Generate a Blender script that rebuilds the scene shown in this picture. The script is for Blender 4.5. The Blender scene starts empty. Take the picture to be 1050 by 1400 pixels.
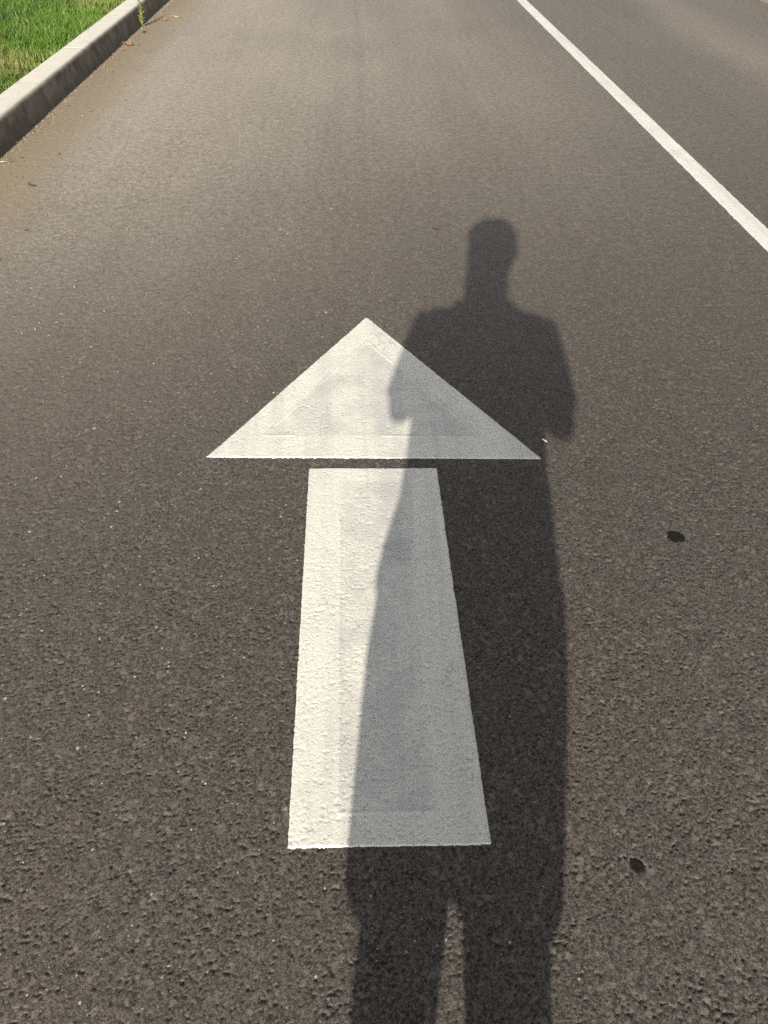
import bpy, bmesh, math, random
import numpy as np
from mathutils import Vector, Matrix, Quaternion

R = math.radians
SC = bpy.context.scene
COL = SC.collection
rng = np.random.default_rng(11)
random.seed(5)

# ------------------------------------------------------------------ camera
CAM_H = 1.30
PITCH, YAW = R(42.05), R(-1.94)          # looking down, turned a little right of the road's direction
cam_d = bpy.data.cameras.new('camera')
cam = bpy.data.objects.new('camera', cam_d); COL.objects.link(cam)
cam.location = (0, 0, CAM_H)
cam.rotation_euler = (R(90) - PITCH, 0, YAW)
cam_d.sensor_fit = 'VERTICAL'; cam_d.sensor_height = 36.0; cam_d.sensor_width = 27.0
cam_d.lens = 36.0 * 1030.0 / 1400.0
cam_d.clip_start = 0.01; cam_d.clip_end = 2000
SC.camera = cam

# ------------------------------------------------------------------ light
SUN_EL, SHADOW_AZ = R(24.8), R(9.35)     # shadows run up the road, 9 degrees to the right
world = bpy.data.worlds.new('World'); SC.world = world; world.use_nodes = True
wn = world.node_tree.nodes; wl = world.node_tree.links
sky = wn.new('ShaderNodeTexSky'); sky.sky_type = 'NISHITA'; sky.sun_disc = False
sky.sun_elevation = SUN_EL
sky.sun_rotation = math.pi + SHADOW_AZ
sky.air_density = 1.0; sky.dust_density = 3.5; sky.ozone_density = 0.6
hsv = wn.new('ShaderNodeHueSaturation'); hsv.inputs['Saturation'].default_value = 0.20
bg = wn['Background']; bg.inputs['Strength'].default_value = 0.079
wl.new(sky.outputs[0], hsv.inputs['Color']); wl.new(hsv.outputs[0], bg.inputs['Color'])
sun_d = bpy.data.lights.new('sun', 'SUN'); sun_d.energy = 4.7; sun_d.angle = R(0.55)
sun_d.color = (1.0, 0.92, 0.77)
sun = bpy.data.objects.new('sun', sun_d); COL.objects.link(sun)
SDIR = Vector((math.sin(SHADOW_AZ) * math.cos(SUN_EL), math.cos(SHADOW_AZ) * math.cos(SUN_EL), -math.sin(SUN_EL)))
sun.rotation_euler = SDIR.to_track_quat('-Z', 'Y').to_euler()
sun.location = (-2, -10, 8)
vs = SC.view_settings
vs.view_transform = 'Standard'; vs.look = 'None'; vs.gamma = 1; vs.use_curve_mapping = False
vs.exposure = 0.80
SC.cycles.use_denoising = False

# ------------------------------------------------------------------ helpers
def tag(o, label=None, cat=None, group=None, kind=None):
    if label: o['label'] = label
    if cat: o['category'] = cat
    if group: o['group'] = group
    if kind: o['kind'] = kind
    return o

def link(name, me, mat=None, parent=None, smooth=True):
    o = bpy.data.objects.new(name, me); COL.objects.link(o)
    if mat is not None: me.materials.append(mat)
    if smooth and len(me.polygons): me.polygons.foreach_set('use_smooth', np.ones(len(me.polygons), bool))
    if parent is not None: o.parent = parent
    return o

def empty(name, loc=(0, 0, 0), rz=0.0):
    o = bpy.data.objects.new(name, None); COL.objects.link(o)
    o.location = loc; o.rotation_euler = (0, 0, rz); o.empty_display_size = .1
    return o

def np_mesh(name, V, F):
    """V (n,3), F (m,k) with constant k"""
    V = np.asarray(V, np.float32); F = np.asarray(F, np.int32)
    me = bpy.data.meshes.new(name)
    me.vertices.add(len(V)); me.vertices.foreach_set('co', V.ravel())
    k = F.shape[1]
    me.loops.add(F.size); me.loops.foreach_set('vertex_index', F.ravel())
    me.polygons.add(len(F))
    me.polygons.foreach_set('loop_start', np.arange(0, F.size, k, dtype=np.int32))
    try: me.polygons.foreach_set('loop_total', np.full(len(F), k, np.int32))
    except Exception: pass
    me.update(calc_edges=True); me.validate()
    return me

def grid_faces(nr, nc, off=0):
    i = np.arange(nr - 1)[:, None] * nc + np.arange(nc - 1)[None, :] + off
    return np.stack([i, i + 1, i + 1 + nc, i + nc], -1).reshape(-1, 4)

def hash2(ix, iy, seed):
    h = (ix.astype(np.int64) * 374761393 + iy.astype(np.int64) * 668265263 + seed * 1442695041) & 0xffffffff
    h = ((h ^ (h >> 13)) * 1274126177) & 0xffffffff
    h = ((h ^ (h >> 16)) * 2246822519) & 0xffffffff
    return ((h ^ (h >> 15)) & 0xffffff) / float(0xffffff)

def vnoise(x, y, scale, seed):
    x = x * scale; y = y * scale
    ix = np.floor(x); iy = np.floor(y); fx = x - ix; fy = y - iy
    ix = ix.astype(np.int64); iy = iy.astype(np.int64)
    ux = fx * fx * fx * (fx * (fx * 6 - 15) + 10); uy = fy * fy * fy * (fy * (fy * 6 - 15) + 10)
    a = hash2(ix, iy, seed); b = hash2(ix + 1, iy, seed); c = hash2(ix, iy + 1, seed); d = hash2(ix + 1, iy + 1, seed)
    return (a + (b - a) * ux) * (1 - uy) + (c + (d - c) * ux) * uy - .5

def worley(x, y, scale, seed):
    """distance to the nearest stone centre and that stone's random number"""
    x = x * scale; y = y * scale
    ix = np.floor(x).astype(np.int64); iy = np.floor(y).astype(np.int64)
    best = np.full(x.shape, 9.0); rid = np.zeros(x.shape)
    for dx in (-1, 0, 1):
        for dy in (-1, 0, 1):
            jx = ix + dx; jy = iy + dy
            px = jx + hash2(jx, jy, seed); py = jy + hash2(jx, jy, seed + 7)
            d = (px - x) ** 2 + (py - y) ** 2
            m = d < best
            best = np.where(m, d, best)
            rid = np.where(m, hash2(jx, jy, seed + 19), rid)
    return np.sqrt(best), rid

def sstep(a, b, x):
    t = np.clip((x - a) / (b - a), 0, 1); return t * t * (3 - 2 * t)

# pits in the surface, filled with painted shade: x, y, half length, half width, turn, seed
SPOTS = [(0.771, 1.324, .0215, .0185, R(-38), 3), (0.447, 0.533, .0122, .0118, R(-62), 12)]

def spot_field(x, y):
    """<1 inside a spot"""
    out = np.full(x.shape, 9.0)
    for (sx, sy, a, b, rot, sd) in SPOTS:
        u = (x - sx) * math.cos(rot) + (y - sy) * math.sin(rot)
        v = -(x - sx) * math.sin(rot) + (y - sy) * math.cos(rot)
        w = 1 + .32 * vnoise(x, y, 75, 40 + sd) + .35 * vnoise(x, y, 230, 41 + sd)
        out = np.minimum(out, np.sqrt((u / a) ** 2 + (v / b) ** 2) * w)
    return out

def asphalt_h(x, y, soft=0.0):
    """relief of rolled asphalt in metres; soft>0 = under a coat of paint"""
    wx = x + .0022 * vnoise(x, y, 130, 1); wy = y + .0022 * vnoise(x, y, 130, 2)
    h = .0012 * vnoise(x, y, 7, 3)
    d, rid = worley(wx, wy, 215, 5)
    stone = np.clip(1 - d * 1.15, 0, 1) ** .5
    h = h + (.00060 - .00020 * soft) * (stone - .6) * (.35 + .8 * rid)
    h = h + .00015 * vnoise(x, y, 110, 6) + (.00045 - .0001 * soft) * vnoise(x, y, 270, 7)
    # open pits between the stones
    n = vnoise(wx, wy * 1.1, 185, 8) + .6 * vnoise(wx, wy, 330, 9) + .22 * vnoise(x, y, 17, 11)
    h = h - (.0028 - .0014 * soft) * sstep(.37, .47, n)
    # a few stones standing proud
    d2, r2 = worley(wx, wy, 85, 10)
    h = h + .0006 * (1 - soft * .7) * sstep(.34, .16, d2) * (r2 > .90)
    return h

# ------------------------------------------------------------------ materials
def mat(name):
    m = bpy.data.materials.new(name); m.use_nodes = True
    nt = m.node_tree; nt.nodes.clear()
    out = nt.nodes.new('ShaderNodeOutputMaterial'); p = nt.nodes.new('ShaderNodeBsdfPrincipled')
    nt.links.new(p.outputs[0], out.inputs['Surface'])
    return m, nt, p

class NB:
    """small node-building shorthand"""
    def __init__(s, nt):
        s.nt = nt; s.co = nt.nodes.new('ShaderNodeTexCoord').outputs['Object']
    def lk(s, a, b): s.nt.links.new(a, b)
    def put(s, sock, v):
        if hasattr(v, 'is_linked') or isinstance(v, bpy.types.NodeSocket): s.lk(v, sock)
        else: sock.default_value = v
    def noise(s, scale, detail=3, rough=.55, co=None, dist=0.0):
        n = s.nt.nodes.new('ShaderNodeTexNoise'); s.lk(co or s.co, n.inputs['Vector'])
        n.inputs['Scale'].default_value = scale; n.inputs['Detail'].default_value = detail
        n.inputs['Roughness'].default_value = rough; n.inputs['Distortion'].default_value = dist
        return n.outputs['Fac']
    def vor(s, scale, feature='F1', co=None, out='Distance', rnd=1.0):
        n = s.nt.nodes.new('ShaderNodeTexVoronoi'); n.voronoi_dimensions = '2D'; n.feature = feature; s.lk(co or s.co, n.inputs['Vector'])
        n.inputs['Scale'].default_value = scale; n.inputs['Randomness'].default_value = rnd
        return n.outputs[out]
    def mapr(s, v, a, b, c=0.0, d=1.0, smooth=True):
        n = s.nt.nodes.new('ShaderNodeMapRange'); n.interpolation_type = 'SMOOTHSTEP' if smooth else 'LINEAR'
        s.put(n.inputs['Value'], v); n.inputs['From Min'].default_value = a; n.inputs['From Max'].default_value = b
        n.inputs['To Min'].default_value = c; n.inputs['To Max'].default_value = d
        return n.outputs[0]
    def m(s, op, a, b=0.0, c=0.0):
        n = s.nt.nodes.new('ShaderNodeMath'); n.operation = op
        s.put(n.inputs[0], a); s.put(n.inputs[1], b); s.put(n.inputs[2], c)
        return n.outputs[0]
    def mix(s, f, a, b, blend='MIX'):
        n = s.nt.nodes.new('ShaderNodeMix'); n.data_type = 'RGBA'; n.blend_type = blend
        s.put(n.inputs[0], f)
        for k, v in ((6, a), (7, b)):
            if isinstance(v, tuple): n.inputs[k].default_value = (*v, 1) if len(v) == 3 else v
            else: s.lk(v, n.inputs[k])
        return n.outputs[2]
    def scaled(s, sx, sy, sz):
        n = s.nt.nodes.new('ShaderNodeMapping'); s.lk(s.co, n.inputs['Vector']); n.inputs['Scale'].default_value = (sx, sy, sz)
        return n.outputs[0]
    def xyz(s):
        n = s.nt.nodes.new('ShaderNodeSeparateXYZ'); s.lk(s.co, n.inputs[0]); return n.outputs
    def sep(s, c):
        n = s.nt.nodes.new('ShaderNodeSeparateColor'); s.lk(c, n.inputs[0]); return n.outputs
    def bump(s, h, strength, dist, normal=None):
        n = s.nt.nodes.new('ShaderNodeBump'); s.lk(h, n.inputs['Height'])
        n.inputs['Strength'].default_value = strength; n.inputs['Distance'].default_value = dist
        if normal is not None: s.lk(normal, n.inputs['Normal'])
        return n.outputs[0]
    def attr(s, name):
        n = s.nt.nodes.new('ShaderNodeAttribute'); n.attribute_name = name; return n.outputs['Fac']

def simple(name, col, rough=.6, var=.15, scale=40.0, spec=.3, bump=0.0, bdist=.001):
    m, nt, p = mat(name); b = NB(nt)
    n = b.noise(scale, 4)
    c = b.mix(b.mapr(n, .3, .7), tuple(k * (1 - var) for k in col), tuple(min(1, k * (1 + var)) for k in col))
    b.lk(c, p.inputs['Base Color']); p.inputs['Roughness'].default_value = rough
    p.inputs['Specular IOR Level'].default_value = spec
    if bump: b.lk(b.bump(n, bump, bdist), p.inputs['Normal'])
    return m

def asphalt_mat():
    m, nt, p = mat('asphalt'); b = NB(nt)
    X, Y, Z = b.xyz()
    # coated stones, each a slightly different brown grey
    cell = b.sep(b.vor(250, out='Color'))
    cell2 = b.sep(b.vor(120, out='Color'))
    cell3 = b.sep(b.vor(420, out='Color'))
    fine = b.noise(520, 3, .65)
    base = b.mix(b.m('MULTIPLY', b.m('POWER', cell[0], 1.6), .9), (.022, .0195, .0178), (.106, .0935, .084))
    base = b.mix(b.m('MULTIPLY', b.m('POWER', cell3[1], 2.5), .7), base, (.172, .153, .137))
    base = b.mix(b.mapr(fine, .40, .75, 0, .45), base, (.083, .0735, .0665))
    base = b.mix(b.m('MULTIPLY', b.mapr(cell2[1], .86, 1.0), .45), base, (.20, .18, .16))
    grain = b.noise(95, 4, .7)
    coarse = b.mix(b.mapr(b.noise(26, 7, .8), .36, .64), (.80, .80, .80), (1.16, 1.16, 1.16))
    far = b.mapr(Y, 1.6, 4.0)
    base = b.mix(1.0, base, b.mix(grain, (.62, .62, .62), (1.20, 1.20, 1.20)), 'MULTIPLY')
    # pinkish and greenish drift
    drift = b.noise(1.3, 3)
    base = b.mix(b.m('MULTIPLY', b.mapr(drift, .4, .65), .5), base, b.mix(1.0, base, (1.04, .97, .97), 'MULTIPLY'))
    # dusty towards the kerb, with grazing sheen painted paler up the road; tyre paths polished darker
    along = b.noise(1.0, 3, .5, co=b.scaled(2.6, .16, 1))
    patch = b.noise(1.1, 4, .6, co=b.scaled(1.0, .55, 1))
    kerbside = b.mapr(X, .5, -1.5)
    far_sheen = b.mapr(Y, 1.3, 6.5)
    dust_sheen = b.m('ADD', b.m('MULTIPLY', b.m('MULTIPLY', kerbside, b.mapr(Y, .8, 3.6, .12, 1.0)), .58), b.m('MULTIPLY', far_sheen, .82))
    dust_sheen = b.m('MULTIPLY', dust_sheen, b.mapr(along, .25, .75, .93, 1.06))
    dust_sheen = b.m('MULTIPLY', dust_sheen, b.mapr(patch, .3, .7, .86, 1.08))
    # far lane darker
    dust_sheen = b.m('MULTIPLY', dust_sheen, b.mapr(X, .3, 2.2, 1.0, .40))
    strip = b.m('MULTIPLY', b.mapr(b.m('ABSOLUTE', b.m('SUBTRACT', b.m('ADD', X, b.m('MULTIPLY', patch, .5)), 3.38)), .5, .05), .24)
    dust_sheen = b.m('ADD', dust_sheen, strip)
    stone_top = b.m('MULTIPLY', b.mapr(b.noise(75, 3, .7), .3, .7, .55, 1.2), b.mapr(b.noise(34, 4, .65), .3, .7, .78, 1.12))
    clod = b.mapr(b.noise(4.5, 5, .65), .35, .65, .93, 1.04)
    stone_top = b.m('MULTIPLY', stone_top, b.mix(b.mapr(X, -.2, -1.1), (1, 1, 1), clod))
    base = b.mix(b.m('MULTIPLY', b.m('MULTIPLY', dust_sheen, stone_top), .92), base, (.300, .264, .222))
    # longitudinal paver streaks
    st = b.noise(1.0, 3, .6, co=b.scaled(9, .15, 1))
    base = b.mix(b.mapr(st, .35, .75, 0, .08), base, (.06, .053, .046))
    seam = b.m('MULTIPLY', b.mapr(b.m('ABSOLUTE', b.m('SUBTRACT', b.m('ADD', X, b.m('MULTIPLY', b.noise(5, 4), .05)), .055)), .050, .004), b.mapr(b.noise(11, 4, .7), .30, .62))
    base = b.mix(b.m('MULTIPLY', b.m('MULTIPLY', seam, b.mapr(Y, 2.8, 4.0)), .17), base, (.06, .053, .046))
    base = b.mix(far, base, b.mix(1.0, base, coarse, 'MULTIPLY'))
    # tan silt washed along the gutter
    wob = b.m('MULTIPLY', b.m('SUBTRACT', b.noise(2.6, 4), .5), .22)
    silt = b.mapr(b.m('ADD', X, wob), -1.42, -1.74)
    silt = b.m('MULTIPLY', silt, b.mapr(b.noise(30, 4), .25, .55, .72, 1.0))
    silt = b.m('MULTIPLY', silt, b.mapr(X, -2.2, -2.0, .0, 1.0))
    siltc = b.mix(b.noise(45, 5), (.185, .148, .102), (.285, .232, .166))
    base = b.mix(silt, base, siltc)
    # small dark crumbs of leaf in the gutter
    crumb = b.m('LESS_THAN', b.vor(1, out='Distance', co=b.scaled(26, 12, 1)), b.m('MULTIPLY', b.sep(b.vor(1, out='Color', co=b.scaled(26, 12, 1)))[0], .09))
    base = b.mix(b.m('MULTIPLY', b.m('MULTIPLY', crumb, b.mapr(X, -1.15, -1.6)), .75), base, (.055, .042, .03))
    # pale mineral specks
    warp = nt.nodes.new('ShaderNodeVectorMath'); warp.operation = 'ADD'
    wn_ = nt.nodes.new('ShaderNodeTexNoise'); b.lk(b.co, wn_.inputs['Vector']); wn_.inputs['Scale'].default_value = 300
    wsc = nt.nodes.new('ShaderNodeVectorMath'); wsc.operation = 'SCALE'; b.lk(wn_.outputs['Color'], wsc.inputs[0]); wsc.inputs['Scale'].default_value = .004
    b.lk(b.co, warp.inputs[0]); b.lk(wsc.outputs[0], warp.inputs[1])
    for scl, lo, hi, amt in ((130, .962, .92, .75), (85, .991, .93, .85), (50, .997, .955, .65)):
        v = nt.nodes.new('ShaderNodeTexVoronoi'); v.voronoi_dimensions = '2D'; b.lk(warp.outputs[0], v.inputs['Vector']); v.inputs['Scale'].default_value = scl
        cs = b.sep(v.outputs['Color'])
        thr = b.mapr(Y, .7, 5.2, lo, hi)
        side = b.mapr(X, -.1, .9, 0, .09)
        pick = b.m('GREATER_THAN', cs[2], b.m('ADD', thr, side))
        rad = b.m('MULTIPLY', b.m('ADD', b.m('MULTIPLY', cs[1], cs[1]), .2), .24)
        speck = b.m('MULTIPLY', pick, b.m('LESS_THAN', v.outputs['Distance'], rad))
        base = b.mix(b.m('MULTIPLY', speck, b.m('MULTIPLY', b.mapr(cs[0], 0, 1, .25, 1.0), amt)), base, (.50, .47, .42))
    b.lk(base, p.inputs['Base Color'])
    p.inputs['Roughness'].default_value = .5
    p.inputs['Specular IOR Level'].default_value = .2
    # fine relief
    near = b.mapr(Y, 1.5, 5.0, 1.0, 1.4)
    h2 = b.m('ADD', b.noise(190, 5, .7), b.m('MULTIPLY', b.mapr(b.noise(150, 3), .56, .66), -.8))
    h = b.m('ADD', b.noise(480, 3, .7), b.m('MULTIPLY', b.vor(300), -.6))
    n1 = b.bump(h2, .36, .0015)
    b.lk(b.bump(h, .6, .0009, n1), p.inputs['Normal'])
    return m

def paint_mat(name, tintlo, tinthi):
    m, nt, p = mat(name); b = NB(nt)
    X, Y, Z = b.xyz()
    c = b.mix(b.noise(7, 4), tintlo, tinthi)
    # the middle between the border strips is worn greyer and holds more grit
    worn = b.attr('worn')
    wn2 = b.mapr(b.noise(9, 6, .7), .34, .62, .1, 1.0)
    c = b.mix(b.m('MULTIPLY', b.m('MULTIPLY', worn, wn2), .62), c, (.43, .43, .42))
    tyre = b.noise(1.0, 3, .55, co=b.scaled(20, .9, 1))
    c = b.mix(b.mapr(tyre, .44, .74, 0, .45), c, (.40, .40, .40))
    scuff = b.mapr(b.noise(3.2, 6, .72, dist=1.2), .52, .70)
    c = b.mix(b.m('MULTIPLY', scuff, .30), c, (.37, .365, .36))
    crk = b.m('MULTIPLY', b.m('LESS_THAN', b.m('ABSOLUTE', b.m('SUBTRACT', b.noise(4.5, 5, .6, dist=.6), .5)), .0022), b.mapr(b.noise(6, 3), .5, .6))
    c = b.mix(b.m('MULTIPLY', crk, .6), c, (.20, .185, .16))
    strip = b.m('MULTIPLY', b.mapr(b.m('ABSOLUTE', b.m('SUBTRACT', X, .066)), .06, .01), b.mapr(b.noise(5, 4), .35, .62))
    strip = b.m('MULTIPLY', strip, b.mapr(Y, .95, 1.4))
    c = b.mix(b.m('MULTIPLY', strip, .40), c, (.33, .33, .355))
    # grit held in the pits
    pit = b.mapr(b.noise(170, 4, .7), .585, .67)
    c = b.mix(b.m('MULTIPLY', pit, b.mapr(worn, 0, 1, .28, .62)), c, (.24, .22, .19))
    speck = b.m('LESS_THAN', b.vor(85), b.m('MULTIPLY', b.sep(b.vor(85, out='Color'))[0], .13))
    c = b.mix(b.m('MULTIPLY', speck, .55), c, (.16, .145, .125))
    b.lk(c, p.inputs['Base Color'])
    p.inputs['Roughness'].default_value = .40; p.inputs['Specular IOR Level'].default_value = .85
    h2 = b.m('ADD', b.noise(240, 5, .7), b.m('MULTIPLY', b.mapr(b.noise(150, 3), .56, .66), -.8))
    n1 = b.bump(h2, .48, .0015)
    b.lk(b.bump(b.noise(420, 3, .65), .6, .0008, n1), p.inputs['Normal'])
    return m

def concrete_mat():
    m, nt, p = mat('kerb_concrete'); b = NB(nt)
    c = b.mix(b.noise(6, 5), (.50, .48, .435), (.62, .60, .55))
    c = b.mix(b.mapr(b.noise(22, 5, .65), .52, .75, 0, .5), c, (.30, .28, .245))
    c = b.mix(b.mapr(b.noise(160, 3), .58, .75, 0, .5), c, (.24, .22, .19))
    # road splash on the lower part of the face
    X, Y, Z = b.xyz()
    spl = b.m('MULTIPLY', b.mapr(b.m('ADD', Z, b.m('MULTIPLY', b.noise(12, 4), .05)), .13, .03), .62)
    c = b.mix(spl, c, (.13, .112, .086))
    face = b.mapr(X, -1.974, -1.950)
    c = b.mix(b.m('MULTIPLY', b.m('MULTIPLY', face, b.mapr(X, -1.8, -1.7, 1, 0)), b.mapr(b.noise(9, 5, .6), .3, .65, .75, 1.0)), c, (.105, .092, .072))  # near kerb's road face tinted dirt-dark to paint in its shade
    b.lk(c, p.inputs['Base Color']); p.inputs['Roughness'].default_value = .8; p.inputs['Specular IOR Level'].default_value = .25
    b.lk(b.bump(b.m('ADD', b.noise(140, 4, .65), b.m('MULTIPLY', b.noise(30, 3), .8)), .35, .0012), p.inputs['Normal'])
    return m

def grass_mat():
    m, nt, p = mat('grass_blade'); b = NB(nt)
    t = b.attr('tint'); d = b.attr('dry')
    c = b.mix(t, (.026, .068, .010), (.115, .225, .026))
    c = b.mix(d, c, (.36, .29, .13))
    b.lk(c, p.inputs['Base Color']); p.inputs['Roughness'].default_value = .5; p.inputs['Specular IOR Level'].default_value = .35
    tr = nt.nodes.new('ShaderNodeBsdfTranslucent'); b.lk(b.mix(.5, c, (.20, .30, .03)), tr.inputs['Color'])
    mx = nt.nodes.new('ShaderNodeMixShader'); mx.inputs[0].default_value = .35
    out = [n for n in nt.nodes if n.type == 'OUTPUT_MATERIAL'][0]
    b.lk(p.outputs[0], mx.inputs[1]); b.lk(tr.outputs[0], mx.inputs[2]); b.lk(mx.outputs[0], out.inputs['Surface'])
    return m

def leaf_mat(name, a, c2):
    m, nt, p = mat(name); b = NB(nt)
    b.lk(b.mix(b.mapr(b.noise(160, 4), .35, .65), a, c2), p.inputs['Base Color'])
    p.inputs['Roughness'].default_value = .6
    tr = nt.nodes.new('ShaderNodeBsdfTranslucent'); tr.inputs['Color'].default_value = (*c2, 1)
    mx = nt.nodes.new('ShaderNodeMixShader'); mx.inputs[0].default_value = .25
    out = [n for n in nt.nodes if n.type == 'OUTPUT_MATERIAL'][0]
    b.lk(p.outputs[0], mx.inputs[1]); b.lk(tr.outputs[0], mx.inputs[2]); b.lk(mx.outputs[0], out.inputs['Surface'])
    return m

M_ASPH = asphalt_mat()
M_PAINT = paint_mat('thermoplastic_paint', (.59, .58, .525), (.69, .68, .625))
M_LINE = paint_mat('line_paint', (.58, .57, .535), (.68, .67, .635))
M_CONC = concrete_mat()
M_GRASS = grass_mat()
M_SOIL = simple('soil', (.075, .065, .035), .9, .35, 30, .1, .6, .006)
M_LAWNFAR = simple('mown_turf', (.06, .10, .02), .9, .35, 12, .1, .8, .02)
M_PIT_SHADE = simple('pit_shade', (.0105, .0108, .0103), .75, .45, 300, .08, .5, .0007)  # near-black colour for the shade inside the road's pits

# ------------------------------------------------------------------ road
KERB_X = -1.925            # foot of the near kerb
RIGHT_X = 4.235            # foot of the kerb across the road
def build_road():
    # closely modelled stretch: rows widen with distance
    ys = [0.10]
    while ys[-1] < 6.4:
        y = ys[-1]; ys.append(y + .0025 + (.003 if y < .24 else 0) + .0019 * max(0, y - .7) ** 1.45)
    xs = [0.08]
    while xs[-1] < 1.86: xs.append(xs[-1] + .0025 + .006 * max(0, xs[-1] - .62))
    xl = [0.08]
    while xl[-1] > -1.90: xl.append(xl[-1] - .0025 - .006 * max(0, -xl[-1] - .58))
    ys = np.array(ys); xs = np.array(xl[::-1] + xs[1:])
    xg, yg = np.meshgrid(xs, ys)
    fade = sstep(6.4, 4.4, yg) * sstep(.10, .18, yg) * sstep(-1.90, -1.80, xg) * sstep(1.858, 1.78, xg)
    h = np.zeros_like(xg)
    for a in range(0, len(ys), 100):
        sl = slice(a, a + 100)
        h[sl] = asphalt_h(xg[sl], yg[sl])
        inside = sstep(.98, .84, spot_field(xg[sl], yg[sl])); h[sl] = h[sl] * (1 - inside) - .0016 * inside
    # rest the white line and arrow cleanly: slightly lower relief, same level
    h *= fade
    V = np.stack([xg, yg, h], -1).reshape(-1, 3)
    F = grid_faces(len(ys), len(xs))
    x0, x1, y0, y1 = xs[0], xs[-1], ys[0], ys[-1]
    n = len(V)
    XL, XR, YB, YT = -1.99, RIGHT_X + .05, -40.0, 260.0
    ring = np.array([(XL, YB, 0), (XR, YB, 0), (XR, y0, 0), (x1, y0, 0), (x0, y0, 0), (XL, y0, 0),
                     (XR, y1, 0), (x1, y1, 0), (x0, y1, 0), (XL, y1, 0), (XL, YT, 0), (XR, YT, 0)], float)
    q = np.array([(0, 1, 2, 5), (5, 4, 8, 9), (3, 2, 6, 7), (9, 6, 11, 10)]) + n
    me = np_mesh('road', np.vstack([V, ring]), np.vstack([F, q]))
    return tag(link('road', me, M_ASPH), kind='structure')
build_road()

# land under and around everything, out to the horizon
bm = bmesh.new(); 
for xa, xb in ((-900, -2.0), (RIGHT_X + .03, 900)):
    z = .085
    vs_ = [bm.verts.new(p) for p in ((xa, -900, z), (xb, -900, z), (xb, 900, z), (xa, 900, z))]
    bm.faces.new(vs_)
# end banks close the trench beyond the road
me = bpy.data.meshes.new('ground'); bm.to_mesh(me); bm.free()
tag(link('ground', me, M_LAWNFAR, smooth=False), kind='structure')

# ------------------------------------------------------------------ painted arrow
ARROW = empty('road_arrow', (0, 0, 0))
tag(ARROW, 'white painted arrow pointing up the lane with a gap below its triangular head', 'road marking')

def paint_sheet(name, corners, step, mat_, parent, thick=.0010, seed=0):
    """sheet over a quad a,b (near edge) c,d (far edge), following the road's relief, with turned down edges"""
    a, b_, c, d = [np.array(q, float) for q in corners]
    nu = max(2, int(max(np.linalg.norm(b_ - a), np.linalg.norm(c - d)) / step)); nv = max(2, int(max(np.linalg.norm(d - a), np.linalg.norm(c - b_)) / step))
    u = np.linspace(0, 1, nu + 1); v = np.linspace(0, 1, nv + 1)
    U, W = np.meshgrid(u, v)
    P = ((1 - U) * (1 - W))[..., None] * a + (U * (1 - W))[..., None] * b_ + (U * W)[..., None] * c + ((1 - U) * W)[..., None] * d
    x, y = P[..., 0].copy(), P[..., 1].copy()
    # slightly ragged outline
    eu = np.minimum(U, 1 - U); ev = np.minimum(W, 1 - W)
    edge = np.maximum(sstep(.06, 0, eu), sstep(.04, 0, ev))
    x += edge * (.0012 * vnoise(x, y, 30, 50 + seed) + .0014 * vnoise(x, y, 110, 51 + seed))
    y += edge * (.0012 * vnoise(x, y, 30, 52 + seed) + .0014 * vnoise(x, y, 110, 53 + seed))
    z = asphalt_h(x, y, 1.0) + thick + .0004
    # border strips laid over the middle: how far inside them each point lies
    def inside(p, q):
        t_ = (q - p) / np.linalg.norm(q - p)
        return -(x - p[0]) * t_[1] + (y - p[1]) * t_[0]
    wob = .010 * vnoise(x, y, 9, 77 + seed) + .006 * vnoise(x, y, 40, 78 + seed)
    if name == 'arrow_shaft':
        dist = np.minimum(np.minimum(inside(a, b_) - .062, inside(c, d) - .050), np.minimum(inside(b_, c) - .098, inside(d, a) - .088))
    else:
        dist = np.minimum(inside(a, b_) - .105, np.minimum(inside(b_, c) - .085, inside(d, a) - .085))
    worn = sstep(-.012, .014, dist + wob)
    z = z + .0004 * (1 - worn) + .0008 * 1.4 * sstep(.0055, .001, np.abs(dist + wob * .25)) * (vnoise(x, y, 6, 79) > -.2)
    n1, n2 = z.shape
    rim = np.zeros_like(z, bool); rim[0, :] = rim[-1, :] = rim[:, 0] = rim[:, -1] = True
    z = np.where(rim, asphalt_h(x, y) - .0008, z)
    V = np.stack([x, y, z], -1).reshape(-1, 3)
    me = np_mesh(name, V, grid_faces(n1, n2))
    at = me.attributes.new('worn', 'FLOAT', 'POINT'); at.data.foreach_set('value', worn.ravel().astype(np.float32))
    return link(name, me, mat_, parent)

paint_sheet('arrow_shaft', [(-.147, .580), (.206, .575), (.200, 1.616), (-.152, 1.627)], .0027, M_PAINT, ARROW, seed=1)
paint_sheet('arrow_head', [(-.443, 1.684), (.499, 1.645), (.0225, 2.487), (.0200, 2.487)], .0036, M_PAINT, ARROW, seed=2)

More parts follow.
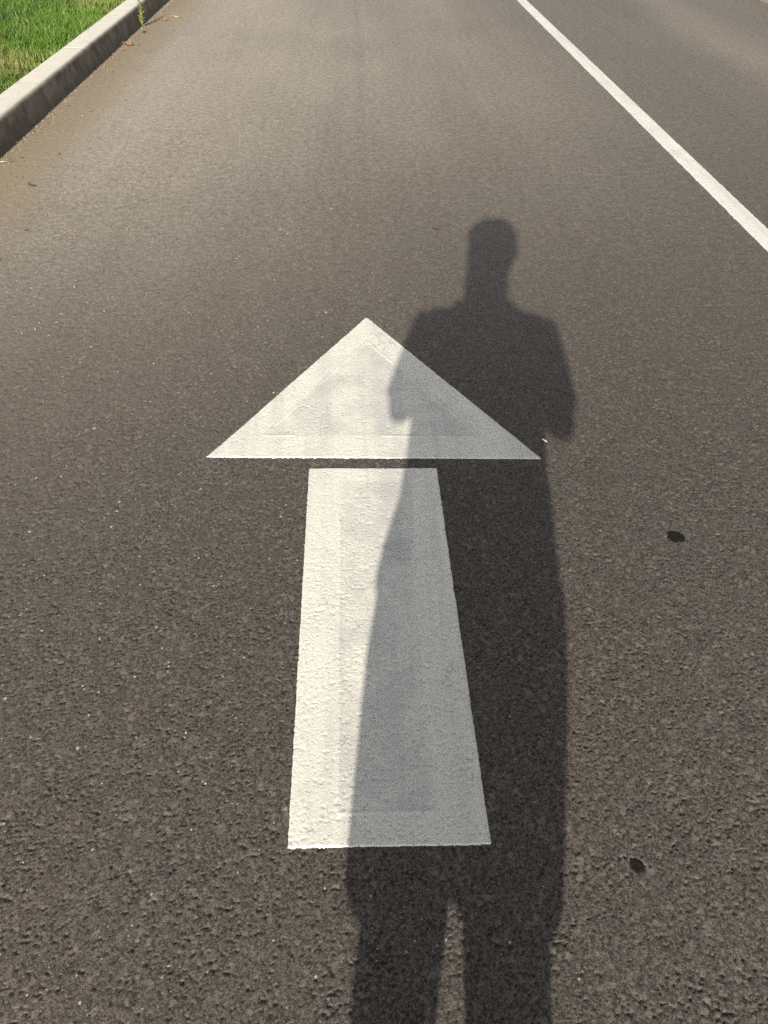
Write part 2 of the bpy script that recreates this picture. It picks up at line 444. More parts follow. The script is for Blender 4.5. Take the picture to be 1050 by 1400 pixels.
# ------------------------------------------------------------------ lane line
def build_line():
    ys = [1.2]
    while ys[-1] < 14: ys.append(ys[-1] + .006 + .003 * max(0, ys[-1] - 3))
    ys = np.array(ys); us = np.linspace(0, 1, 22)
    U, Yg = np.meshgrid(us, ys)
    xg = 1.703 + .104 * U
    edge = np.maximum(sstep(.15, 0, U), sstep(.85, 1, U))
    xg = xg + edge * (.004 * vnoise(xg, Yg, 18, 60) + .003 * vnoise(xg, Yg, 70, 61))
    fade = sstep(6.4, 4.4, Yg) * sstep(1.858, 1.78, xg)
    z = asphalt_h(xg, Yg, 1.0) * np.maximum(fade, .25) + .0032
    z[:, 0] -= .006; z[:, -1] -= .006
    V = np.stack([xg, Yg, z], -1).reshape(-1, 3); F = grid_faces(len(ys), 22)
    n = len(V)
    ex = np.array([(1.703, -40, .004), (1.807, -40, .004), (1.807, 1.2, .004), (1.703, 1.2, .004), (1.703, 14, .004), (1.807, 14, .004), (1.807, 260, .004), (1.703, 260, .004)])
    q = np.array([(0, 1, 2, 3), (4, 5, 6, 7)]) + n
    o = link('lane_line', np_mesh('lane_line', np.vstack([V, ex]), np.vstack([F, q])), M_LINE)
    tag(o, 'long solid white line painted along the right side of the lane', 'road marking')
build_line()

# ------------------------------------------------------------------ kerbs
def kerb_profile(flip=1):
    # from the foot on the road side, up the face, over the rounded arris, across the top, down the back
    pts = [(0.012, -.05), (0.004, .0), (-.006, .03), (-.016, .075), (-.022, .100)]
    for k in range(7):
        a = R(8 + 82 * k / 6); r = .034
        pts.append((-.0205 - r + r * math.cos(a) - .002, .141 - r + r * math.sin(a)))
    pts += [(-.095, .1425), (-.140, .143), (-.185, .142)]
    for k in range(1, 4):
        a = R(90 * k / 3); pts.append((-.185 - .012 * math.sin(a), .130 + .012 * math.cos(a)))
    pts += [(-.198, .04), (-.198, -.05)]
    return pts

def kerb_stone(parent, x0, y0, y1, flip=1, seed=0, step=.06):
    prof = kerb_profile(); n = len(prof)
    g = .0015
    ysl = [y0 + g, y0 + g + .006] + list(np.arange(y0 + .05, y1 - .04, step)) + [y1 - g - .006, y1 - g]
    ys = np.array(ysl)
    P = np.array(prof)
    V = []
    for i, y in enumerate(ys):
        px = P[:, 0].copy(); pz = P[:, 1].copy()
        wob = .004 * vnoise(np.array([y * 1.0]), np.array([x0]), 1.7, 70 + seed)[0]
        rough = .0030 * vnoise(np.full(n, y), P[:, 0] * 3 + P[:, 1] * 5, 9, 71 + seed)
        px = px + wob + rough * (P[:, 1] > .02); pz = pz + np.where(P[:, 1] > .1, rough * .6, 0)
        if i == len(ys) - 1: pz = np.where(P[:, 1] > .1, pz - .004, pz); px = px - .004 * (P[:, 1] > -.01)
        V.append(np.stack([x0 + flip * px, np.full(n, y), pz], -1))
    V = np.concatenate(V)
    F = grid_faces(len(ys), n)
    if flip < 0: F = F[:, ::-1]
    F = F[:, ::-1]
    me = np_mesh('kerb_stone', V, F)
    bm = bmesh.new(); bm.from_mesh(me); bm.verts.ensure_lookup_table()
    for ring in (range(n), range(len(V) - n, len(V))):
        bm.faces.new([bm.verts[k] for k in ring])
    bmesh.ops.recalc_face_normals(bm, faces=bm.faces)
    bm.to_mesh(me); bm.free()
    return link('kerb_stone', me, M_CONC, parent)

K1 = empty('kerb', (0, 0, 0)); tag(K1, 'long pale concrete kerb between the road and the grass', 'kerb')
for k, (a, b_) in enumerate([(-40, -17.6), (-17.6, -5.6), (-5.6, -2.6), (-2.6, .4), (.4, 3.4), (3.4, 6.37), (6.37, 9.4), (9.4, 12.4), (12.4, 18.4), (18.4, 30), (30, 60)]):
    kerb_stone(K1, KERB_X, a, b_, 1, k, .06 if -5 < b_ < 13 else .5)
K2 = empty('kerb', (0, 0, 0)); tag(K2, 'pale concrete kerb on the far side of the road, at the top right corner', 'kerb')
for k, (a, b_) in enumerate([(-40, -17.6), (-17.6, -5.6), (-5.6, -2.6), (-2.6, .4), (.4, 3.4), (3.4, 6.4), (6.4, 9.4), (9.4, 12.4), (12.4, 18.4), (18.4, 30), (30, 60)]):
    kerb_stone(K2, RIGHT_X, a, b_, -1, 30 + k, .12 if -5 < b_ < 13 else .5)

# ------------------------------------------------------------------ lawn
def build_grass():
    N = 74000
    # dense where the ground can be seen, thinner around
    n1 = int(N * .82)
    X = np.concatenate([rng.uniform(-4.3, -2.105, n1), rng.uniform(-6.0, -2.105, N - n1)])
    Y = np.concatenate([rng.uniform(4.4, 9.9, n1), rng.uniform(1.0, 14.0, N - n1)])
    clump = vnoise(X, Y, 7, 81) + .5 * vnoise(X, Y, 22, 82)
    nearkerb = sstep(-2.28, -2.10, X)
    drypatch = sstep(.36, .10, np.hypot((X + 2.42), (Y - 5.9) * .6)) * .7 + .30 * nearkerb * (vnoise(X, Y, 5, 83) > -.1)
    drypatch += .35 * sstep(.5, .1, np.hypot(X + 2.35, (Y - 8.6) * .6))
    L = rng.uniform(.045, .095, len(X)) * (1 + .9 * clump) * (1 - .22 * nearkerb) * (1 - .25 * np.clip(drypatch, 0, 1))
    wdt = rng.uniform(.0026, .0060, len(X))
    a = rng.uniform(0, 2 * np.pi, len(X)); lean = rng.uniform(.15, 1.0, len(X))
    la = rng.uniform(0, 2 * np.pi, len(X)) * .55 + 3.0 * vnoise(X, Y, 4, 84)
    bz = .088 + .012 * vnoise(X, Y, 6, 85)
    cx, sx = np.cos(a), np.sin(a)
    dx, dy = np.cos(la), np.sin(la)
    def pt(t, side):
        ben = lean * L * t * t * .9
        zz = bz + L * t * np.sqrt(np.clip(1 - (lean * t * .6) ** 2, .1, 1))
        ww = wdt * (1 - .55 * t) * side
        return np.stack([X + dx * ben + cx * ww, Y + dy * ben + sx * ww, zz], -1)
    V = np.stack([pt(0, -1), pt(0, 1), pt(.55, 1), pt(.55, -1), pt(1, 0)], 1).reshape(-1, 3)
    i = np.arange(len(X)) * 5
    T = np.concatenate([np.stack([i, i + 1, i + 2], -1), np.stack([i, i + 2, i + 3], -1), np.stack([i + 3, i + 2, i + 4], -1)])
    me = np_mesh('grass', V, T)
    tint = np.clip(.42 + .55 * vnoise(X, Y, 3, 86) + .30 * clump + rng.normal(0, .16, len(X)) + .18 * sstep(-3.2, -2.2, X), 0, 1)
    dry = np.clip(drypatch * rng.uniform(.2, 1.1, len(X)) + (rng.random(len(X)) < .05) * .7, 0, 1)
    for nm, arr in (('tint', tint), ('dry', dry)):
        at = me.attributes.new(nm, 'FLOAT', 'POINT'); at.data.foreach_set('value', np.repeat(arr, 5).astype(np.float32))
    o = link('grass', me, M_GRASS, smooth=False)
    tag(o, kind='stuff', label='green lawn grass with yellowed tufts behind the kerb', cat='grass')
build_grass()

# bare soil under the turf beside the kerb
xs = np.linspace(-6.2, -2.085, 60); ys = np.linspace(.8, 14.2, 120)
xg, yg = np.meshgrid(xs, ys)
zg = .0895 + .006 * vnoise(xg, yg, 5, 87)
tag(link('soil', np_mesh('soil', np.stack([xg, yg, zg], -1).reshape(-1, 3), grid_faces(120, 60)), M_SOIL), kind='structure')

# loose grit lying in the gutter and along the kerb's foot
def build_grit():
    n = 2600
    X = KERB_X + .006 + np.abs(rng.normal(0, .035, n)); Y = rng.uniform(2.6, 11, n)
    m2 = 700
    X = np.concatenate([X, rng.uniform(-1.85, -.9, m2)]); Y = np.concatenate([Y, rng.uniform(2.4, 9.5, m2)])
    r = rng.uniform(.0015, .0042, len(X)) * (1 + .9 * (rng.random(len(X)) < .06))
    base = np.array([(1, 0, 0), (0, 1, 0), (-1, 0, 0), (0, -1, 0), (0, 0, .8), (0, 0, -.6)], float)
    tri = np.array([(0, 1, 4), (1, 2, 4), (2, 3, 4), (3, 0, 4), (1, 0, 5), (2, 1, 5), (3, 2, 5), (0, 3, 5)])
    jit = rng.uniform(.55, 1.3, (len(X), 6, 1))
    ang = rng.uniform(0, 6.28, len(X)); c, s = np.cos(ang)[:, None], np.sin(ang)[:, None]
    bx = base[None, :, 0] * c - base[None, :, 1] * s; by = base[None, :, 0] * s + base[None, :, 1] * c
    P = np.stack([bx, by, np.broadcast_to(base[None, :, 2], bx.shape)], -1) * jit * r[:, None, None]
    P += np.stack([X, Y, r * .35], -1)[:, None, :]
    T = (tri[None] + (np.arange(len(X)) * 6)[:, None, None]).reshape(-1, 3)
    o = link('grit', np_mesh('grit', P.reshape(-1, 3), T), simple('grit_stone', (.27, .235, .185), .8, .6, 90, .3), smooth=False)
    tag(o, kind='stuff', label='loose sandy grit lying along the foot of the kerb', cat='grit')
build_grit()

# scraps of dead leaf blown into the gutter, too small to tell apart
def build_litter():
    n = 110
    X = -1.88 + np.abs(rng.normal(0, .17, n)); Y = rng.uniform(2.9, 10.5, n)
    L = rng.uniform(.004, .013, n); W = L * rng.uniform(.18, .5, n); a = rng.uniform(0, 6.28, n)
    c, s_ = np.cos(a), np.sin(a)
    base = [(-1, 0, .1), (-.2, 1, .35), (1, .1, .15), (.1, -1, .45), (0, 0, .1)]
    V = np.stack([np.stack([X + c * L * u - s_ * W * v, Y + s_ * L * u + c * W * v, .002 + w * W * 1.6], -1) for u, v, w in base], 1).reshape(-1, 3)
    i = np.arange(n) * 5
    T = np.concatenate([np.stack([i + p, i + q, i + 4], -1) for p, q in ((0, 1), (1, 2), (2, 3), (3, 0))])
    o = link('leaf_litter', np_mesh('leaf_litter', V, T), simple('leaf_scrap', (.075, .055, .035), .8, .5, 60, .2), smooth=False)
    tag(o, kind='stuff', label='tiny dark scraps of dead leaf scattered along the gutter', cat='leaf litter')
build_litter()

# ------------------------------------------------------------------ flat black discs painting the shade of pits in the road
def pit_spot(sp, label):
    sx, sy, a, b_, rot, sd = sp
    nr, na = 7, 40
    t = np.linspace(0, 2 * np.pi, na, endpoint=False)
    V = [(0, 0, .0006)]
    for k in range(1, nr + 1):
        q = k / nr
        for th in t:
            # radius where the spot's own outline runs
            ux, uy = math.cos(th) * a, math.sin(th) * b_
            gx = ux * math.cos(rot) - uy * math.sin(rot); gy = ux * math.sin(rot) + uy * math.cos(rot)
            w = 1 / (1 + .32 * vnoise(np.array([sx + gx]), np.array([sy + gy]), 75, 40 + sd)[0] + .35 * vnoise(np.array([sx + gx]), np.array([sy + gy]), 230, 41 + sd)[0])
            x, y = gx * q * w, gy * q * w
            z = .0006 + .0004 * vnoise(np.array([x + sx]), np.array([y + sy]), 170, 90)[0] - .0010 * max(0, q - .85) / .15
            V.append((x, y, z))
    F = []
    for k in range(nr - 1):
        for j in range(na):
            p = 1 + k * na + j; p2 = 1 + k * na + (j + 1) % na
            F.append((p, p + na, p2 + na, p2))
    me = bpy.data.meshes.new('pit_spot')
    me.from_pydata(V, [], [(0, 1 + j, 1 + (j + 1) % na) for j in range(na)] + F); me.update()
    o = link('pit_spot', me, M_PIT_SHADE); o.location = (sx, sy, 0.0)
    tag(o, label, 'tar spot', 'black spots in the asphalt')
pit_spot(SPOTS[0], 'larger oval black spot in the sunlit asphalt right of the arrow shaft')
pit_spot(SPOTS[1], 'small round black spot in the lower right, nearest the shadow of the legs')

# ------------------------------------------------------------------ litter and leaves
M_DEAD = leaf_mat('dead_leaf', (.12, .055, .03), (.30, .17, .10))
M_PALE = leaf_mat('dry_leaf', (.30, .24, .15), (.52, .44, .30))
M_DARK = leaf_mat('dark_leaf', (.05, .042, .03), (.085, .07, .05))
M_ORNG = leaf_mat('orange_leaf', (.45, .22, .09), (.60, .34, .16))
M_WHITE = leaf_mat('white_petal', (.72, .70, .66), (.82, .80, .77))
M_TWIG = simple('twig_bark', (.42, .35, .24), .8, .3, 120, .2, .5, .001)
M_STEM = simple('weed_stem', (.17, .20, .06), .6, .25, 120, .3)
M_WEED = leaf_mat('weed_leaf', (.15, .19, .05), (.34, .36, .13))

def leaf_mesh(name, Ln, Wd, curl, fold, twist=0.0, wave=.0):
    nl, nw = 12, 4
    V = []
    for i in range(nl + 1):
        t = i / nl
        w = Wd * (math.sin(math.pi * min(1, t * .93 + .05)) ** .8) * (1 - .25 * t)
        bend = curl * (t - .5) ** 2 * 4
        for j in range(-nw, nw + 1):
            s = j / nw
            y = s * w
            z = bend * Ln + fold * abs(s) ** 1.4 * w + wave * math.sin(t * 9 + s * 2) * Wd * .3
            tw = twist * (t - .5)
            V.append(((t - .5) * Ln, y * math.cos(tw) - z * math.sin(tw), y * math.sin(tw) + z * math.cos(tw)))
    F = [tuple(int(q) for q in f) for f in grid_faces(nl + 1, 2 * nw + 1)]
    me = bpy.data.meshes.new(name); me.from_pydata(V, [], F); me.update()
    return me

def tube_mesh(bm, pts, radii, seg=8, cap=True):
    rings = []
    n = len(pts); pts = [Vector(p) for p in pts]
    up = None
    for i, p in enumerate(pts):
        d = (pts[min(i + 1, n - 1)] - pts[max(i - 1, 0)]).normalized()
        if up is None: up = d.orthogonal().normalized()
        up = (up - d * up.dot(d)).normalized(); s = d.cross(up)
        rr = radii[i]; ra, rb = rr if isinstance(rr, tuple) else (rr, rr)
        rings.append([bm.verts.new(p + up * (ra * math.cos(2 * math.pi * k / seg)) + s * (rb * math.sin(2 * math.pi * k / seg))) for k in range(seg)])
    for a, b_ in zip(rings, rings[1:]):
        for k in range(seg): bm.faces.new((a[k], a[(k + 1) % seg], b_[(k + 1) % seg], b_[k]))
    if cap: bm.faces.new(rings[0][::-1]); bm.faces.new(rings[-1])
    return bm

def to_obj(name, bm, m, parent=None, smooth=True):
    bmesh.ops.recalc_face_normals(bm, faces=bm.faces)
    me = bpy.data.meshes.new(name); bm.to_mesh(me); bm.free()
    return link(name, me, m, parent, smooth)

def leaf_thing(name, loc, rz, tilt, Ln, Wd, m, label, cat='leaf', curl=.12, fold=.5, twist=.5, wave=.4, stalk=True):
    t = empty(name, loc, rz); tag(t, label, cat)
    o = link('leaf_blade', leaf_mesh('leaf_blade', Ln, Wd, curl, fold, twist, wave), m, t); o.rotation_euler = (tilt, 0, 0)
    if stalk:
        bm = bmesh.new()
        tube_mesh(bm, [(-Ln * .5 + .002, 0, curl * Ln), (-Ln * .62, .003, curl * Ln * .9), (-Ln * .8, -.004, .004)], [.0012, .0010, .0009], 6)
        s = to_obj('leaf_stalk', bm, m, t); s.rotation_euler = (tilt, 0, 0)
    return t

leaf_thing('dead_leaf', (-1.855, 7.22, .006), R(10), R(25), .080, .024, M_DEAD, 'crumpled reddish brown leaf lying in the gutter below the weed', curl=.22, fold=.9, twist=1.0, wave=.9)
leaf_thing('dry_leaf', (-1.665, 8.46, .004), R(8), R(-20), .085, .013, M_PALE, 'thin curled pale leaf in the gutter beyond the weed, right-hand one of a pair', curl=.22, fold=.8, twist=.7, wave=.2)
leaf_thing('dry_leaf', (-1.755, 8.34, .004), R(-12), R(30), .070, .014, M_DEAD, 'thin curled brown leaf in the gutter beyond the weed, left-hand one of a pair', curl=.25, fold=.8, twist=.9, wave=.3)
leaf_thing('dark_leaf', (.337, 3.285, .004), R(-20), R(8), .034, .010, M_DARK, 'tiny dark leaf scrap flat on the asphalt left of the head\'s shadow', curl=.1, fold=.3, stalk=False)
leaf_thing('dark_leaf', (-1.612, 3.905, .004), R(-32), R(10), .055, .008, M_DARK, 'narrow dark leaf scrap at the left edge, where the silt meets clean asphalt', curl=.1, fold=.4, stalk=False)
leaf_thing('dark_leaf', (-1.835, 7.76, .004), R(75), R(20), .075, .010, M_DARK, 'narrow dark leaf scrap in the gutter just below the weed', curl=.1, fold=.5)
leaf_thing('orange_leaf', (-2.215, 5.20, .155), R(60), R(55), .085, .030, M_ORNG, 'orange dry leaf caught in the grass behind the kerb at the left edge', curl=.15, fold=.4)
leaf_thing('petal', (.520, 1.725, .0035), R(-48), R(15), .021, .0032, M_WHITE, 'tiny white petal on shaded asphalt just right of the arrow head', 'petal', curl=.1, fold=.5, stalk=False)
bm = bmesh.new()
tube_mesh(bm, [(-.05, -.006, .004), (-.02, .0, .007), (.01, -.002, .008), (.033, .004, .005)], [.0022, .003, .0032, .0018], 8)
tube_mesh(bm, [(-.005, 0, .0075), (.008, .012, .010), (.013, .022, .008)], [.0018, .0014, .001], 6)
tw = to_obj('twig', bm, M_TWIG); tw.location = (-1.880, 4.262, 0); tw.rotation_euler = (0, 0, R(12))
tag(tw, 'pale broken twig in the gutter at the left edge', 'twig')

def weed(loc, H):
    t = empty('weed', loc); tag(t, 'thin upright weed with small yellow green leaves growing at the kerb\'s foot', 'weed')
    bm = bmesh.new(); pts = []
    for k in range(9):
        q = k / 8; pts.append((.018 * math.sin(q * 3) - .01 * q, .01 * math.sin(q * 5), H * q))
    tube_mesh(bm, pts, [.0042 * (1 - .7 * k / 8) for k in range(9)], 8)
    to_obj('stem', bm, M_STEM, t)
    lm = [leaf_mesh('leaf', .042, .0095, -.10, .35, .2, .1), leaf_mesh('leaf', .032, .0085, -.08, .3, -.3, .1)]
    for mm in lm: mm.materials.append(M_WEED); mm.polygons.foreach_set('use_smooth', np.ones(len(mm.polygons), bool))
    for k in range(46):
        q = .05 + .68 * k / 46; ang = k * 2.39996
        o = bpy.data.objects.new('leaf', lm[k % 2]); COL.objects.link(o); o.parent = t
        j = q * 8; i0 = min(7, int(j)); p = Vector(pts[i0]).lerp(Vector(pts[i0 + 1]), j - i0)
        el = R(35 + 25 * random.random()); sc = (1.2 - .75 * q) * (.8 + .4 * random.random())
        d = Vector((math.cos(ang) * math.cos(el), math.sin(ang) * math.cos(el), math.sin(el)))
        o.rotation_mode = 'QUATERNION'; o.rotation_quaternion = d.to_track_quat('X', 'Z')
        o.location = p + d * (.023 * sc); o.scale = (sc, sc, sc)
    return t
weed((-1.905, 8.03, 0), .31)

# ------------------------------------------------------------------ the person whose shadow lies on the road
M_SKIN = simple('skin', (.42, .27, .20), .5, .10, 60, .35, .2, .0006)
M_SHIRT = simple('shirt_cotton', (.16, .19, .25), .85, .12, 220, .15, .5, .0008)
M_SHORT = simple('shorts_cotton', (.07, .075, .085), .85, .15, 240, .15, .5, .0008)
M_HAIR = simple('hair', (.035, .024, .017), .55, .4, 180, .3, .9, .003)
M_SHOE = simple('shoe_canvas', (.10, .10, .11), .7, .2, 150, .2, .4, .0008)
M_SOLE = simple('shoe_sole', (.62, .60, .56), .7, .1, 100, .2)
M_EYE = simple('eye_white', (.75, .73, .70), .25, .03, 50, .5)
M_IRIS = simple('iris', (.06, .035, .02), .2, .3, 300, .5)
M_LIP = simple('lip', (.36, .16, .13), .45, .1, 90, .4)
M_GLASS = simple('phone_glass', (.012, .012, .014), .12, .1, 20, .5)
M_CASE = simple('phone_case', (.06, .065, .07), .5, .1, 60, .4)

FEET = Vector((.0056, -.335, 0.0))
PERSON = empty('person', FEET, -SHADOW_AZ)
tag(PERSON, 'person standing behind the arrow holding a phone, known by the long shadow on the road', 'person')

def remesh(bm, name, m, parent, voxel, smooth=4):
    bmesh.ops.recalc_face_normals(bm, faces=bm.faces)
    me = bpy.data.meshes.new(name); bm.to_mesh(me); bm.free()
    tmp = bpy.data.objects.new(name + '_source', me); COL.objects.link(tmp)
    md = tmp.modifiers.new('r', 'REMESH'); md.mode = 'VOXEL'; md.voxel_size = voxel; md.use_smooth_shade = True
    sm = tmp.modifiers.new('s', 'SMOOTH'); sm.factor = .5; sm.iterations = smooth
    dg = bpy.context.evaluated_depsgraph_get()
    out = bpy.data.meshes.new_from_object(tmp.evaluated_get(dg))
    bpy.data.objects.remove(tmp); out.name = name
    out.materials.clear()
    return link(name, out, m, parent)

def ell(bm, c, r, rot=None, seg=20):
    mtx = Matrix.Translation(c)
    if rot is not None: mtx = mtx @ rot
    bmesh.ops.create_uvsphere(bm, u_segments=seg, v_segments=seg // 2 + 2, radius=1.0, matrix=mtx @ Matrix.Diagonal((*r, 1)))

def tube(bm, pts, radii, seg=16):
    """round limb through pts, with ball ends"""
    # subdivide for a smooth taper
    P = [Vector(p) for p in pts]
    tube_mesh(bm, P, radii, seg)
    for i in (0, -1):
        r = radii[i]; r = min(r) if isinstance(r, tuple) else r
        ell(bm, P[i], (r, r, r), None, 12)

def ring_loft(bm, rings, seg=28):
    """rings: (z, cx, cy, rx, ry)"""
    R_ = []
    for z, cx, cy, rx, ry in rings:
        R_.append([bm.verts.new((cx + rx * math.copysign(abs(math.cos(t)) ** .85, math.cos(t)), cy + ry * math.copysign(abs(math.sin(t)) ** .85, math.sin(t)), z))
                   for t in [2 * math.pi * k / seg for k in range(seg)]])
    for a, b_ in zip(R_, R_[1:]):
        for k in range(seg): bm.faces.new((a[k], a[(k + 1) % seg], b_[(k + 1) % seg], b_[k]))
    bm.faces.new(R_[0][::-1]); bm.faces.new(R_[-1])

# phone frame expressed in the person's frame
RZ = Matrix.Rotation(SHADOW_AZ, 4, 'Z')
W2P = RZ @ Matrix.Translation(-FEET)
PHONE_W = cam.matrix_basis if False else Matrix.Translation(cam.location) @ cam.rotation_euler.to_matrix().to_4x4()
PH = W2P @ PHONE_W                        # phone axes: x right, y up the phone, z towards the holder
def ph(x, y, z): return PH @ Vector((x, y, z))
PX = -.012                               # the lens sits right of the phone's middle line

def hand(bm, side):
    s = side
    X = lambda v: PX + s * v
    wrist = ph(X(.088), -.215, .050)
    roots = [ph(X(.060), -.082 - .0215 * i, .016 + .002 * i) for i in range(4)]
    for i, rt in enumerate(roots):
        tube(bm, [wrist, wrist.lerp(rt, .5), rt], [(.021, .017), .0135, .0105], 12)
    for a, b_ in zip(roots, roots[1:]): tube(bm, [a, b_], [.0105, .0105], 10)
    ln = (1.0, 1.1, 1.02, .8)
    for i in range(4):
        y = -.082 - .0215 * i
        k1 = ph(X(.053), y + .002, -.004); k2 = ph(X(.053 - .026 * ln[i]), y + .004, -.0085); k3 = ph(X(.053 - .052 * ln[i]), y + .005, -.0065)
        tube(bm, [roots[i], k1, k2, k3], [.0102, .0092, .0082, .0070], 10)
    # thumb over the glass
    t0 = ph(X(.074), -.165, .046); t1 = ph(X(.056), -.128, .040); t2 = ph(X(.034), -.104, .031); t3 = ph(X(.014), -.092, .0265)
    tube(bm, [wrist, t0], [.020, .0165], 12)
    tube(bm, [t0, t1, t2, t3], [.0155, .0125, .0105, .0085], 12)
    return wrist

bm = bmesh.new()
# torso core, neck, head
ring_loft(bm, [(.80, -.012, 0, .150, .095), (.90, -.012, .0, .155, .098), (1.00, -.012, .0, .150, .095), (1.12, -.014, .004, .165, .105), (1.24, -.015, .0, .180, .105), (1.31, -.016, -.01, .165, .085), (1.345, -.016, -.01, .115, .070), (1.385, -.016, -.004, .078, .066)])
tube(bm, [(-.016, -.015, 1.30), (-.014, .0, 1.38), (-.008, .03, 1.46), (-.004, .045, 1.52)], [(.086, .095), (.074, .078), (.070, .074), (.068, .070)], 20)
HC = Vector((-.003, .055, 1.574))         # head, bowed a little towards the phone
NOD = Matrix.Rotation(R(-20), 4, 'X')
def hd(x, y, z): return HC + NOD @ Vector((x, y, z))
ell(bm, hd(0, -.008, .035), (.086, .102, .092), NOD, 28)
ell(bm, hd(0, .022, -.042), (.084, .080, .084), NOD, 24)
ell(bm, hd(0, .070, -.098), (.030, .024, .020), NOD)                     # chin
for s in (-1, 1):
    ell(bm, hd(s * .040, .070, -.030), (.026, .022, .024), NOD)           # cheekbone
    tube(bm, [hd(s * .010, .094, .026), hd(s * .030, .092, .032), hd(s * .050, .078, .026)], [.0075, .008, .006], 10)  # brow
    ell(bm, hd(s * .092, .004, -.006), (.012, .021, .034), NOD)          # ear
    ell(bm, hd(s * .010, .108, -.040), (.010, .010, .008), NOD, 12)       # nostril wing
tube(bm, [hd(0, .095, .018), hd(0, .108, -.010), hd(0, .121, -.036)], [.009, .010, .012], 12)
tube(bm, [hd(-.024, .090, -.072), hd(0, .098, -.070), hd(.024, .090, -.072)], [.006, .009, .006], 10)
# arms
for s, sx, ex in ((1, .172, .222), (-1, -.205, -.254)):
    w = hand(bm, s)
    sh = Vector((sx, -.012, 1.278)); el = Vector((ex, .025, 1.015 if s > 0 else 1.03))
    tube(bm, [sh, sh.lerp(el, .35), sh.lerp(el, .75), el], [.050, .050, .046, .043], 18)
    d = w - el
    tube(bm, [el, el + d * .3, el + d * .7, w], [.043, .044, .033, .026], 16)
# legs
for s, cx in ((1, .074), (-1, -.089)):
    tube(bm, [(cx + .004 * s, .0, .84), (cx + .004 * s, .012, .66), (cx, .012, .49), (cx - .001 * s, .0, .40), (cx + (.008 if s > 0 else .0), -.018, .30), (cx, -.022, .18), (cx + s * .002, -.03, .085)],
         [(.086, .095), (.080, .085), (.074, .070), (.079, .068), (.0635, .062), (.046, .047), (.036, .040)], 20)
    tube(bm, [(cx + s * .004, -.05, .055), (cx + s * .012, .05, .05), (cx + s * .022, .13, .038)], [.036, .036, .030], 14)
remesh(bm, 'body', M_SKIN, PERSON, .0048, 5)

# hair
bm = bmesh.new()
ell(bm, hd(-.006, -.036, .052), (.109, .104, .091), NOD, 30)
ell(bm, hd(-.020, -.045, -.060), (.088, .072, .095), NOD, 24)
ell(bm, hd(-.008, -.045, -.020), (.101, .072, .080), NOD, 24)
for k in range(26):
    a = rng.uniform(0, 6.28); e = rng.uniform(.35, 1.5)
    c = hd(.096 * math.cos(a) * math.cos(e), -.036 + .090 * math.sin(a) * math.cos(e), .050 + .088 * math.sin(e))
    ell(bm, c, (.016, .016, .012), NOD, 10)
remesh(bm, 'hair', M_HAIR, PERSON, .006, 3)
for s in (-1, 1):
    bm = bmesh.new(); ell(bm, hd(s * .032, .078, .008), (.0125, .0125, .0125), None, 16)
    e = to_obj('eye', bm, M_EYE, PERSON)
    bm = bmesh.new(); ell(bm, hd(s * .031, .0885, .005), (.0055, .0025, .0055), NOD, 12)
    to_obj('iris', bm, M_IRIS, e)
bm = bmesh.new(); tube(bm, [hd(-.022, .097, -.071), hd(-.008, .1055, -.068), hd(.008, .1055, -.068), hd(.022, .097, -.071)], [.003, .0045, .0045, .003], 10)
tube(bm, [hd(-.018, .097, -.078), hd(0, .1035, -.080), hd(.018, .097, -.078)], [.003, .0055, .003], 10)
to_obj('lips', bm, M_LIP, PERSON)

# loose t-shirt, hanging over the shorts
bm = bmesh.new()
ring_loft(bm, [(.700, -.022, .0, .215, .130), (.76, -.020, 0, .212, .130), (.84, -.014, 0, .200, .126), (.93, -.020, 0, .196, .122), (1.02, -.022, .0, .200, .120), (1.13, -.016, .004, .200, .124),
               (1.22, -.016, .0, .212, .120), (1.275, -.016, -.006, .205, .108), (1.312, -.016, -.01, .165, .092), (1.345, -.016, -.01, .128, .080), (1.368, -.016, -.006, .094, .074), (1.376, -.016, -.005, .084, .070)])
for s, sx, ex in ((1, .178, .222), (-1, -.212, -.254)):
    sh = Vector((sx, -.012, 1.272)); el = Vector((ex, .025, 1.015))
    tube_mesh(bm, [sh + Vector((-s * .06, 0, .012)), sh, sh.lerp(el, .35), sh.lerp(el, .78), sh.lerp(el, .86)], [.064, .071, .068, .066, .064], 20)
remesh(bm, 'shirt', M_SHIRT, PERSON, .008, 4)
# knee-length shorts
bm = bmesh.new()
ring_loft(bm, [(.66, -.014, .004, .214, .128), (.74, -.014, .002, .200, .128), (.84, -.012, 0, .175, .118), (.93, -.012, 0, .162, .108)])
for s, cx in ((1, .080), (-1, -.105)):
    ring_loft(bm, [(.388, cx, .012, .089, .100), (.50, cx + s * .008, .012, .098, .106), (.60, cx + s * .014, .010, .106, .112), (.70, cx + s * .014, .004, .108, .114), (.78, cx, 0, .100, .105)])
remesh(bm, 'shorts', M_SHORT, PERSON, .008, 3)
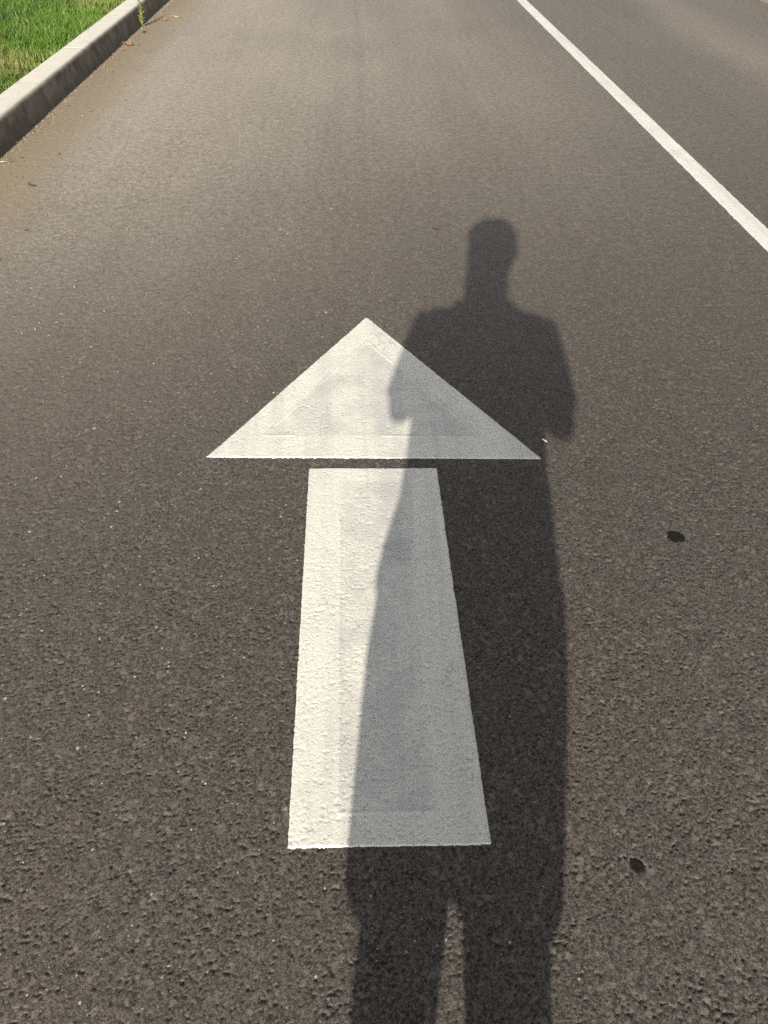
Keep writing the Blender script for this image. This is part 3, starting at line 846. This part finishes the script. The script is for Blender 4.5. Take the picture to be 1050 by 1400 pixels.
# shoes
for s, cx in ((1, .076), (-1, -.086)):
    bm = bmesh.new()
    tube(bm, [(cx + s * .003, -.07, .060), (cx + s * .010, .03, .060), (cx + s * .020, .12, .047), (cx + s * .024, .165, .040)], [(.046, .043), (.050, .046), (.034, .049), (.026, .040)], 18)
    tube_mesh(bm, [(cx, -.045, .04), (cx, -.035, .115)], [.050, .047], 18)
    sh_ = remesh(bm, 'shoe', M_SHOE, PERSON, .006, 3)
    bm = bmesh.new()
    top = []; bot = []
    for k in range(28):
        t = 2 * math.pi * k / 28
        y = .05 + .150 * math.sin(t); x = cx + s * .012 + (.046 + .006 * math.sin(t)) * math.copysign(abs(math.cos(t)) ** .7, math.cos(t))
        top.append(bm.verts.new((x, y, .026))); bot.append(bm.verts.new((x, y, .002)))
    for k in range(28): bm.faces.new((bot[k], bot[(k + 1) % 28], top[(k + 1) % 28], top[k]))
    bm.faces.new(top); bm.faces.new(bot[::-1])
    to_obj('sole', bm, M_SOLE, sh_, False)

# the phone in the hands, its lens at the point the picture is taken from
PHONE = empty('phone'); PHONE.matrix_world = PHONE_W
tag(PHONE, 'dark phone held out in both hands of the person casting the shadow', 'phone')
def rbox(name, c, size, rad, m, parent, bev=3):
    bm = bmesh.new(); bmesh.ops.create_cube(bm, size=1.0, matrix=Matrix.Translation(c) @ Matrix.Diagonal((*size, 1)))
    vert = [e for e in bm.edges if abs(e.verts[0].co.z - e.verts[1].co.z) > size[2] * .5]
    bmesh.ops.bevel(bm, geom=vert, offset=rad, segments=6, affect='EDGES', profile=.5)
    rim = [e for e in bm.edges if abs(e.verts[0].co.z - e.verts[1].co.z) < 1e-6 and len(e.link_faces) == 2 and any(abs(f.normal.z) > .9 for f in e.link_faces)]
    bmesh.ops.bevel(bm, geom=rim, offset=size[2] * .22, segments=2, affect='EDGES', profile=.5)
    return to_obj(name, bm, m, parent, False)
rbox('phone_body', (PX, -.058, .0125), (.073, .155, .0085), .010, M_CASE, PHONE)
rbox('screen', (PX, -.058, .0170), (.068, .149, .0012), .008, M_GLASS, PHONE)
rbox('camera_bump', (-.008, -.004, .0078), (.026, .026, .0024), .006, M_GLASS, PHONE)
bm = bmesh.new(); bmesh.ops.create_cone(bm, cap_ends=True, segments=24, radius1=.006, radius2=.006, depth=.0012, matrix=Matrix.Translation((0, 0, .0062)))
to_obj('lens', bm, M_CASE, PHONE, False)
rbox('power_button', (PX + .0368, -.040, .0125), (.0012, .012, .0026), .0004, M_CASE, PHONE)
